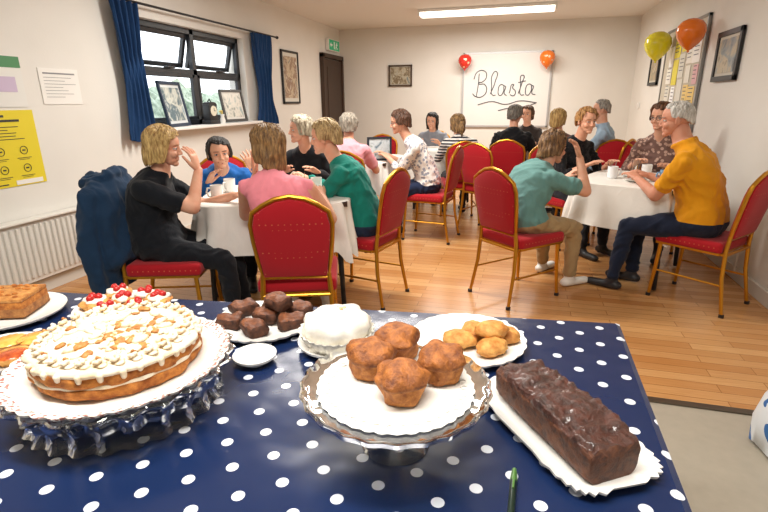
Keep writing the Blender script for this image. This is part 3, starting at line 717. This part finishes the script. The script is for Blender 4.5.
person(Wn,(-1.2,7.0,.54),(-1.2,6.83,1.08),268,(265,-5,0),(.35,.15,.8),(.35,-.15,.8),top='#8b8f98',hairc=BK,hs=dict(zs=-.11,zb=-.14,fr=58,vol=.014,seed=8,messy=.6),vox=.016)
person(Wn,(-.65,5.70,.54),(-.73,5.82,1.09),108,(120,0,0),(.4,.15,.8),(.4,-.15,.8),top='#e6e3de',topk='stripe',topc2='#2a2c38',hairc=('#4d3826','#b08a58'),hs=dict(zs=-.07,zb=-.10,fr=60,vol=.012,seed=9,tail=1),sleeve='long',vox=.014)
person(Wn,(-.12,6.02,.54),(-.10,6.12,1.18),84,(70,0,0),(.35,.18,.8),(.35,-.18,.8),top='#131418',hairc=('#4a4640','#8a857c'),hs=dict(zs=.0,zb=-.05,fr=56,vol=.016,seed=10),sleeve='long',build=1.2,vox=.014)
person(Wn,(.05,7.3,.54),(.04,7.15,1.16),262,(250,0,0),(.35,.15,.8),(.35,-.15,.8),top='#3b3330',hairc=BR,hs=dict(zs=-.05,zb=-.08,fr=56,vol=.014,seed=11),sleeve='long',vox=.016)
person(Wn,(.05,3.50,.54),(.22,3.70,1.03),38,(30,-14,-8),(.42,.10,.80),(.33,-.12,.97),(.46,.30,20),(.42,-.05,0),top='#67928e',bot='#a88f68',shoe='#eceae4',hairc=('#4e3320','#9a7448'),hs=dict(zs=-.07,zb=-.10,fr=60,vol=.018,seed=12,messy=1.3),hd={'r':dict(d=(-.35,.15,1),b=(1,-.4,0))},rpole=(.6,-.5,-1),build=1.14,bulge=.12,vox=.010)
person(Wn,(.42,4.93,.54),(.53,4.74,1.165),308,(300,-4,0),(.35,.15,.8),(.35,-.12,.8),top='#141417',topk='lace',topc2='#3c3639',hairc=('#7d5530','#c9975a'),hs=dict(zs=-.0,zb=-.05,fr=52,vol=.016,seed=13,messy=1.2),sleeve='3q',build=1.08,vox=.011)
person(Mn,(.88,6.1,.55),(.80,6.02,1.235),165,(185,0,0),(.35,.15,.8),(.35,-.15,.8),top='#9fb7cc',hairc=GR,hs=dict(zs=0.01,zb=-.035,fr=50,vol=.008,seed=14,rip=.002,messy=.5),female=False,collar=True,vox=.014)
person(Wn,(1.24,5.02,.54),(1.12,4.80,1.20),250,(225,-8,0),(.38,.12,.80),(.38,-.16,.82),top='#7d6058',topk='spots',topc2='#c9a898',hairc=('#40260f','#7a4e30'),hs=dict(zs=-.03,zb=-.06,fr=54,vol=.020,seed=15,messy=1.2),sleeve='3q',glasses=True,vox=.011)
person(Mn,(1.20,3.69,.55),(.97,3.76,1.215),152,(168,-6,0),(.42,.02,.80),(.42,-.22,.80),(.45,.18,0),(.40,-.08,0),top='#e09a18',bot='#1a2338',shoe='#26262a',skin='#d0967c',hairc=WH,hs=dict(zs=.012,zb=-.035,fr=48,vol=.008,seed=16,rip=.002,messy=.5),female=False,collar=True,build=1.17,s=1.0,vox=.010,hd={'r':dict(k='curl')})
person(Wn,(.42,5.92,.54),(.37,5.95,1.14),95,(60,0,0),(.35,.15,.8),(.35,-.15,.8),top='#6a4a44',hairc=BL,hs=dict(zs=-.06,zb=-.09,fr=60,vol=.014,seed=17),vox=.016)
# coat wrapped over the back of a chair
g=G(); X=Matrix.Translation((-1.99,2.38,0))@Matrix.Rotation(math.radians(18),4,'Z')
rg=[]
for z,w,d,x in ((.30,.22,.05,-.31),(.45,.235,.065,-.30),(.50,.24,.10,-.26),(.62,.245,.10,-.26),(.78,.245,.10,-.275),(.88,.225,.09,-.285),(.94,.17,.07,-.295),(.965,.08,.04,-.30)):
    rg.append((V(x,0,z),V(d,0,0),V(0,w,0)))
g.loft(rg,0,28,pw=3,X=X)
for s in (1,-1): g.cap((-.31,s*.20,.86),(-.33,s*.25,.60),.06,.055,0,X=X); g.cap((-.33,s*.25,.60),(-.31,s*.235,.34),.055,.045,0,X=X)
g.tube([(-.37,-.10,.93),(-.38,0,.95),(-.37,.10,.93),(-.26,.12,.96),(-.25,0,.975),(-.26,-.12,.96)],.03,0,closed=True,X=X)
vs,fs,ms,ns=remesh(g,.011,3,.5,True)
for i,v in enumerate(vs):
    q=V(v.x*1.4,v.y*1.4,v.z*.45); r1=1-abs(noise.noise(q*9))*2.4; vs[i]=v+ns[i]*(.016*(r1-.3)+.005*noise.noise(v*30))
g=G().add(vs,fs,0); g.obj('hanging_coat',[fabric('#1a3450')],smooth=180)
# ---------------- serving table ----------------
TZ=.75
t=NT('polka_dot_oilcloth'); o=t.scale(t.obj(),1,1,1,(0,0,math.radians(51)))
sp=t.n('ShaderNodeSeparateXYZ'); t.l(o,sp.inputs[0]); P_=.071
def cell(x):
    a=t.math('DIVIDE',x,P_); return t.math('SUBTRACT',t.math('FRACT',t.math('ADD',a,50)),.5)
cx,cy=cell(sp.outputs[0]),cell(sp.outputs[1])
d=t.math('SQRT',t.math('ADD',t.math('MULTIPLY',cx,cx),t.math('MULTIPLY',cy,cy)))
msk=t.math('LESS_THAN',d,.150)
t.col(t.mix(msk,lin('#12244a'),lin('#d9dee6'))); t.set(Roughness=.25); t.bump(t.noise(5,2),.4,.025); polka=t.m
g=G(); q=[V(-2.1,1.12,0),V(.30,1.385,0),V(.285,.16,0),V(-2.1,.0,0)]
per=[]
for i in range(4):
    a,b=q[i],q[(i+1)%4]; 
    for j in range(30): per.append(a.lerp(b,j/30))
ctr=sum(q,V(0,0,0))/4; P=[]
for off,z,wv in ((-.012,TZ,0),(0,TZ-.004,0),(.004,TZ-.02,0),(.008,.62,.5),(.015,.45,1),(.02,.28,1.2)):
    row=[]
    for i,p in enumerate(per):
        dd=(p-ctr).normalized(); row.append(p+dd*(off+wv*.012*math.sin(i*.9))+V(0,0,z))
    P.append(row)
g.grid(P,0,True); g.add(P[0],[tuple(range(len(per)))[::-1]],0)
for a,b in ((-2,1.0),(.2,1.25),(.2,.25),(-2,.1)): g.tube([(a,b,.7),(a,b,.005)],.018,1)
g.obj('serving_table',[polka,darkmetal])
def foodmat(a,b,scale=40,rough=.7,bs=.6,bd=.006,coat=0,thr=(.35,.65)):
    t=NT('food_'+a.strip('#')); n=t.noise(scale,5,None,.65); t.col(t.mix(t.ramp(n,*thr),lin(a),lin(b))); t.set(Roughness=rough); t.bump(n,bs,bd)
    if coat: t.b.inputs['Coat Weight'].default_value=coat
    return t.m
sponge=foodmat('#8c4a18','#c98238',55,.85); darksponge=foodmat('#2c140a','#5a321c',60,.8); golden=foodmat('#b5702c','#e6b062',30,.7); muffm=foodmat('#8a4a1c','#c98440',60,.7,.8,.008)
mufftop=foodmat('#5e2a0c','#b26c2e',38,.6,.9,.010); crust=foodmat('#2c130a','#54291a',60,.38,1,.010,.35)
cream=foodmat('#e2cba6','#f5ecda',22,.5,.5,.006); caramel=foodmat('#9a5c26','#cf9450',60,.5); whiteice=foodmat('#e6dfd0','#f5f2ea',30,.5,.3,.005)
# --- big cake with glass stand
cx,cy=-.765,.728
g=G(); rp=lambda a,k: 1+.03*math.cos(a*24)
g.lathe([(.0,.087),(.200,.087),(.214,.094),(.218,.091),(.208,.080),(.19,.074),(.19,.064),(.180,.042),(.176,.025),(.182,.010),(.186,.004),(.180,.0),(.172,.006),(.168,.025),(.172,.042),(.178,.060),(.178,.076),(0,.078)],0,144,rip=rp)
g.obj('glass_cake_stand',[glass],(cx,cy,TZ+.001))
g=G(); rp=lambda a,k: 1+(.025*abs(math.sin(a*20)) if k>=3 else 0)
t=NT('lace_doily'); tc=t.n('ShaderNodeSeparateXYZ'); t.l(t.obj(),tc.inputs[0]); rr=t.math('SQRT',t.math('ADD',t.math('MULTIPLY',tc.outputs[0],tc.outputs[0]),t.math('MULTIPLY',tc.outputs[1],tc.outputs[1])))
vv=t.n('ShaderNodeTexVoronoi'); vv.inputs['Scale'].default_value=110; t.l(t.obj(),vv.inputs['Vector'])
mk=t.math('MULTIPLY',t.math('GREATER_THAN',rr,.190),t.math('LESS_THAN',vv.outputs['Distance'],.40)); t.col(t.mix(mk,lin('#e6e1da'),lin('#9c665c'))); t.set(Roughness=.6); doily=t.m
g.lathe([(0,.0),(.15,.0),(.185,.002),(.203,.007),(.208,.011),(.206,.006),(.185,-.002),(0,-.002)],0,160,rip=rp); g.obj('lace_plate',[doily],(cx,cy,TZ+.091))
g=G(); R=.156
g.lathe([(R*.96,0),(R*.985,.005),(R*1.0,.012),(R*.99,.023)],0,96,nz=.06,seed=1)
g.lathe([(R*.975,.021),(R*1.0,.024),(R*.98,.029)],1,96,nz=.06,seed=2)
g.lathe([(R*.985,.027),(R,.034),(R*.99,.046),(R*.96,.052)],0,96,nz=.06,seed=3)
def drip(a,k): return 1+.02*noise.noise(V(math.cos(a)*5,math.sin(a)*5,k))
pf=[(R*.98,.046),(R*1.012,.049),(R*1.01,.055),(R*.96,.060),(R*.88,.061),(R*.7,.061),(R*.5,.062),(R*.3,.062),(0.001,.062)]
g.lathe(pf,1,128,rip=drip,nz=.05,seed=4)
rn=random.Random(3)
for i in range(30):
    a=2*pi*i/30+rn.uniform(-.08,.08); l=rn.uniform(.002,.009); p=V(math.cos(a)*R*1.0,math.sin(a)*R*1.0,.051); g.cap(p,p-V(0,0,l),.0065,.005,1,8)
for i in range(30):
    a=2*pi*i/30; r=R*.87
    for q in range(8):
        b=q*1.25; k=1-q/9; c=V(r*math.cos(a)+.007*k*math.cos(b),r*math.sin(a)+.007*k*math.sin(b),.062+q*.0019); g.ell(c,(.0075*k+.002,.0075*k+.002,.004),2 if (q>5 and i%2) else 1,8)
for i in range(120):
    a=rn.uniform(0,2*pi); r=R*.74*math.sqrt(rn.random()); c=V(r*math.cos(a),r*math.sin(a),.0635); k=rn.choice((1,1,1,2)); sz=rn.uniform(.005,.011)
    g.ell(c,(sz*1.7,sz,sz*.55),k,8,rot=Matrix.Rotation(rn.uniform(0,3),3,'Z'),nz=.6,seed=i)
g.obj('caramel_cream_cake',[sponge,cream,caramel],(cx,cy,TZ+.094),smooth=180)
# --- muffin stand
sx,sy=-.185,.735
g=G(); g.lathe([(0,.118),(.15,.118),(.158,.121),(.164,.128),(.167,.126),(.162,.115),(.15,.113),(.04,.110),(.02,.10),(.013,.085),(.018,.07),(.012,.055),(.012,.035),(.022,.02),(.058,.006),(.062,0),(.05,.0),(0,.008)],0,96,rip=lambda a,k:1+(.012*math.cos(a*24) if 2<=k<=5 else 0))
g.obj('glass_cake_stand',[glass],(sx,sy,TZ+.001))
g=G(); g.lathe([(0,.0),(.115,.0),(.130,.001),(.135,.002),(.133,-.0005),(0,-.001)],0,120,rip=lambda a,k:1+(.03*abs(math.sin(a*18)) if 2<=k<=4 else 0))
for i in range(36):
    a=2*pi*i/36; g.tube([(.120*math.cos(a)+.006*math.cos(b),.120*math.sin(a)+.006*math.sin(b),.0016) for b in [k*pi/3 for k in range(6)]],.0012,0,5,closed=True)
g.obj('paper_doily',[M('#e4e2dc',.7)],(sx,sy,TZ+.121))
def muffin(x,y,z,r,h,body,top,seed,name='muffin',extra=None):
    g=G(); pr=[(r*.76,0),(r*.80,h*.08),(r*.86,h*.3),(r*.93,h*.52),(r*1.0,h*.58),(r*1.04,h*.64),(r*1.02,h*.72),(r*.92,h*.84),(r*.74,h*.94),(r*.5,h*1.01),(r*.25,h*1.04),(.0005,h*1.05)]
    g.lathe(pr,0,40,nz=.26,seed=seed,mf=[0,0,0,0]+[1]*7,nf=38)
    mats=[body,top]
    if extra: extra(g,r,h,mats)
    g.obj(name,mats,(x,y,z),seed*37,smooth=180)
for i,(x,y) in enumerate(((-.205,.835),(-.237,.762),(-.165,.700),(-.112,.778))): muffin(x,y,TZ+.124,.0435,.058,muffm,mufftop,i+1)
# --- loaf
ang=124.5
pl=G()
def rectplate(g,lx,ly,m=0):
    P=[]; n=120
    for s,z in ((.0,.004),(.72,.004),(.80,.008),(.97,.016),(1.0,.019),(.985,.013),(.78,.0),(0,0)):
        row=[]
        for i in range(n):
            a=2*pi*i/n; ca,sa=math.cos(a),math.sin(a); e=2/5; w=1+(.02*math.sin(a*30) if s>.9 else 0)
            row.append(V(math.copysign(abs(ca)**e,ca)*lx/2*s*w,math.copysign(abs(sa)**e,sa)*ly/2*s*w,z))
        P.append(row)
    g.grid(P,m,True)
rectplate(pl,.35,.195); pl.obj('serving_plate',[porcelain],(.104,.85,TZ+.001),ang)
g=G(); rg=[]
for i in range(61):
    u=i/60; x=-.14+.28*u; e=min(u,1-u)*60; k=1 if e>=3 else (.93+.023*e); hh=.068+.010*math.sin(pi*u); rg.append((V(x,0,hh/2),V(0,.055*k,0),V(0,0,hh/2*k)))
g.loft(rg,0,96,pw=5)
vv=[]
for p in g.v:
    p=Vector(p); tz=p.z/.07; p.y*=.88+.13*tz; top=sm(.05,.066,p.z)
    n_=noise.noise(p*30)*.005+noise.noise(p*75)*.004+noise.noise(p*150)*.0018
    p.z+= n_*(.3+1.3*top); p.y+=n_*.5*math.copysign(1,p.y); p.z=max(p.z,0); vv.append(p)
g.v=[tuple(p) for p in vv]
g.m=[1 if sum(Vector(g.v[i]).z for i in f)/len(f)>.062 else 0 for f in g.f]
g.obj('fruit_loaf_cake',[foodmat('#38190d','#6a3c20',70,.6,.9,.008),crust],(.102,.838,TZ+.008),ang,smooth=180)
# --- brownies
plate('serving_plate',-.66,1.12,TZ+.001,.135,scal=.03)
def chunk(x,y,z,lx,ly,lz,a,seed):
    g=G(); rg=[]
    for i in range(13):
        u=i/12; k=.82+.18*min(1,min(u,1-u)*6); rg.append((V((u-.5)*lx,0,lz/2),V(0,ly/2*k,0),V(0,0,lz/2*k)))
    g.loft(rg,0,40,pw=3.2); g.v=[tuple(Vector(p)+Vector(p).normalized()*.008*noise.noise(Vector(p)*45+V(seed,0,0))) for p in g.v]
    g.v=[(p[0],p[1],max(0,p[2])) for p in g.v]; g.m=[1 if sum(g.v[i][2] for i in f)/len(f)>lz*.85 else 0 for f in g.f]
    g.obj('chocolate_brownie',[darksponge,foodmat('#4a2210','#8a5230',45,.5,.8,.006)],(x,y,z),a,smooth=180)
for i,(x,y,z,a) in enumerate(((-.74,1.075,0,20),(-.655,1.055,0,-35),(-.575,1.115,0,35),(-.66,1.135,0,5),(-.585,1.195,0,-25),(-.75,1.165,0,60),(-.67,1.21,0,15),(-.63,1.15,.038,-20))): chunk(x,y,TZ+.006+z,.068,.058,.040,a,i)
# --- meringue-topped cream cake in paper
plate('serving_plate',-.42,1.06,TZ+.001,.10)
g=G(); g.lathe([(.07,0),(.090,.040),(.095,.046),(.092,.040),(.072,.003)],2,112,rip=lambda a,k:1+.035*math.sin(a*28))
g.lathe([(.068,.004),(.083,.040),(.086,.060),(.078,.078),(.05,.088),(.02,.090),(.001,.090)],1,80,nz=.15,seed=9,nf=30)
for i in range(46):
    a=i*2.4; r=.074*math.sqrt((i+1)/46); c=V(r*math.cos(a),r*math.sin(a),.090-1.1*r*r/.07); g.ell(c,(.015,.013,.012),1,12,nz=.35,seed=i,rot=Matrix.Rotation(i*1.1,3,'Z'))
    if i%3==0: g.ell(c+V(.002,0,.010),(.006,.006,.007),3,8,nz=.3,seed=i)
g.obj('meringue_cream_cake',[sponge,whiteice,M('#e3ded2',.7),M('#d9bd92',.6)],(-.42,1.06,TZ+.006),smooth=180)
# --- golden buns
plate('serving_plate',-.10,1.15,TZ+.001,.145,scal=.025)
g=G(); g.lathe([(0,0),(.11,0),(.112,.001),(0,.001)],0,80,rip=lambda a,k:1+.03*abs(math.sin(a*16))); g.obj('paper_doily',[M('#e6e3dc',.7)],(-.10,1.15,TZ+.007))
for i,(x,y,z) in enumerate(((-.115,1.12,0),(-.035,1.10,0),(-.085,1.175,0),(-.01,1.175,0),(-.04,1.14,.026))):
    g=G(); g.ell((0,0,.020),(.043,.032,.021),0,24,nz=.18,seed=i); g.obj('golden_bun',[golden],(x,y,TZ+.009+z),i*50,smooth=180)
# --- strawberry cakes
plate('serving_plate',-1.13,1.10,TZ+.001,.125)
def berry(g,r,h,mats):
    mats+= [whiteice,M('#b8221f',.3),M('#4f8a3a',.6)]
    g.lathe([(r*.9,h*.8),(r*.8,h*1.05),(r*.4,h*1.2),(.001,h*1.25)],2,20,nz=.4,seed=3)
    for k in range(3):
        a=k*2.1; X=Matrix.Translation((r*.35*math.cos(a),r*.35*math.sin(a),h*1.18))@Matrix.Rotation(1.2,4,V(-math.sin(a),math.cos(a),0)); g.lathe([(.001,-r*.32),(r*.22,-r*.2),(r*.30,r*.1),(r*.15,r*.28),(.001,r*.3)],3,12,X=X)
for i,(x,y) in enumerate(((-1.20,1.08),(-1.12,1.04),(-1.05,1.08),(-1.13,1.12),(-1.19,1.165),(-1.09,1.17),(-1.03,1.15))): muffin(x,y,TZ+.006,.037,.036,golden,golden,i+30,'strawberry_bun',berry)
# --- slab cake
plate('serving_plate',-1.42,.99,TZ+.001,.145)
g=G(); g.box((0,0,.035),(.15,.13,.03),0,r=.006); g.box((0,0,.018),(.152,.132,.03),1,r=.006); g.box((0,0,.055),(.15,.13,.012),2,r=.005)
for p in range(25): g.ell((rn.uniform(-.07,.07),rn.uniform(-.06,.06),.062),(.008,.006,.004),0,8)
g.obj('traybake_cake',[sponge,foodmat('#7a4a26','#b07840',50,.8),caramel],(-1.44,1.01,TZ+.008),20)
# --- tarts
plate('serving_plate',-1.20,.78,TZ+.001,.115)
for i,(x,y) in enumerate(((-1.22,.83),(-1.15,.78),(-1.22,.73),(-1.27,.79),(-1.17,.86))):
    g=G(); g.lathe([(.028,0),(.038,.02),(.040,.022),(.036,.02),(.0345,.017)],0,36,rip=lambda a,k:1+.05*math.sin(a*16)); g.lathe([(.035,.014),(.034,.019),(.02,.022),(.001,.023)],1,24,nz=.1)
    g.obj('fruit_tart',[golden,foodmat('#8a2a18','#d0642a',40,.25,.3,.004,.4) if i%2 else foodmat('#d89a38','#f0c468',40,.3,.3,.004,.3)],(x,y,TZ+.006),smooth=180)
plate('side_plate',-.585,.935,TZ+.001,.052)
# pen
g=G(); g.cap((0,0,.006),(.0,.13,.006),.0055,.0055,0,12,seg=.2); g.cap((0,.125,.006),(0,.15,.006),.006,.004,1,12); g.box((.0,.12,.013),(.003,.04,.003),1); g.obj('ballpoint_pen',[M('#16281f',.3),M('#4f7a3a',.3)],(.022,.56,TZ+.001),-2)
# carrier bag right
g=G(); rg=[]
for z,w,d in ((.0,.13,.09),(.02,.17,.12),(.12,.18,.12),(.22,.165,.10),(.30,.13,.07),(.34,.10,.05)): rg.append((V(0,0,z),V(w,0,0),V(0,d,0)))
g.loft(rg,0,40,pw=3)
g.v=[tuple(Vector(p)+V(1,1,.3)*.02*noise.noise(Vector(p)*14)) for p in g.v]
g.v=[(p[0],p[1],max(0.002,p[2])) for p in g.v]
for s in (1,-1): g.tube([(-.06,s*.03,.32),(-.05,s*.04,.42),(0,s*.04,.46),(.05,s*.04,.42),(.06,s*.03,.32)],.008,0)
t=NT('bag_print'); t.col(t.mix(t.math('GREATER_THAN',t.noise(9,1),.55),lin('#dfe4e8'),lin('#2f68a8'))); t.set(Roughness=.4); g.obj('carrier_bag',[t.m],(1.16,2.02,0),20,smooth=60)
# ---------------- world + camera ----------------
w=bpy.data.worlds.new('world'); SC.world=w; w.use_nodes=True; bg=w.node_tree.nodes['Background']; bg.inputs[0].default_value=(.88,.94,1,1); bg.inputs[1].default_value=3.4
cam=bpy.data.cameras.new('camera'); cam.lens=23; cam.sensor_width=36
co=bpy.data.objects.new('camera',cam); COL.objects.link(co)
Mx=Matrix.Rotation(math.radians(15.5),4,'Z')@Matrix.Rotation(math.pi/2-math.radians(17.55),4,'X')@Matrix.Rotation(math.radians(-.5),4,'Z')
co.matrix_world=Matrix.Translation((0,0,1.35))@Mx
SC.camera=co
try:
    SC.view_settings.view_transform='Standard'; SC.view_settings.look='None'
except Exception as e: print(e)
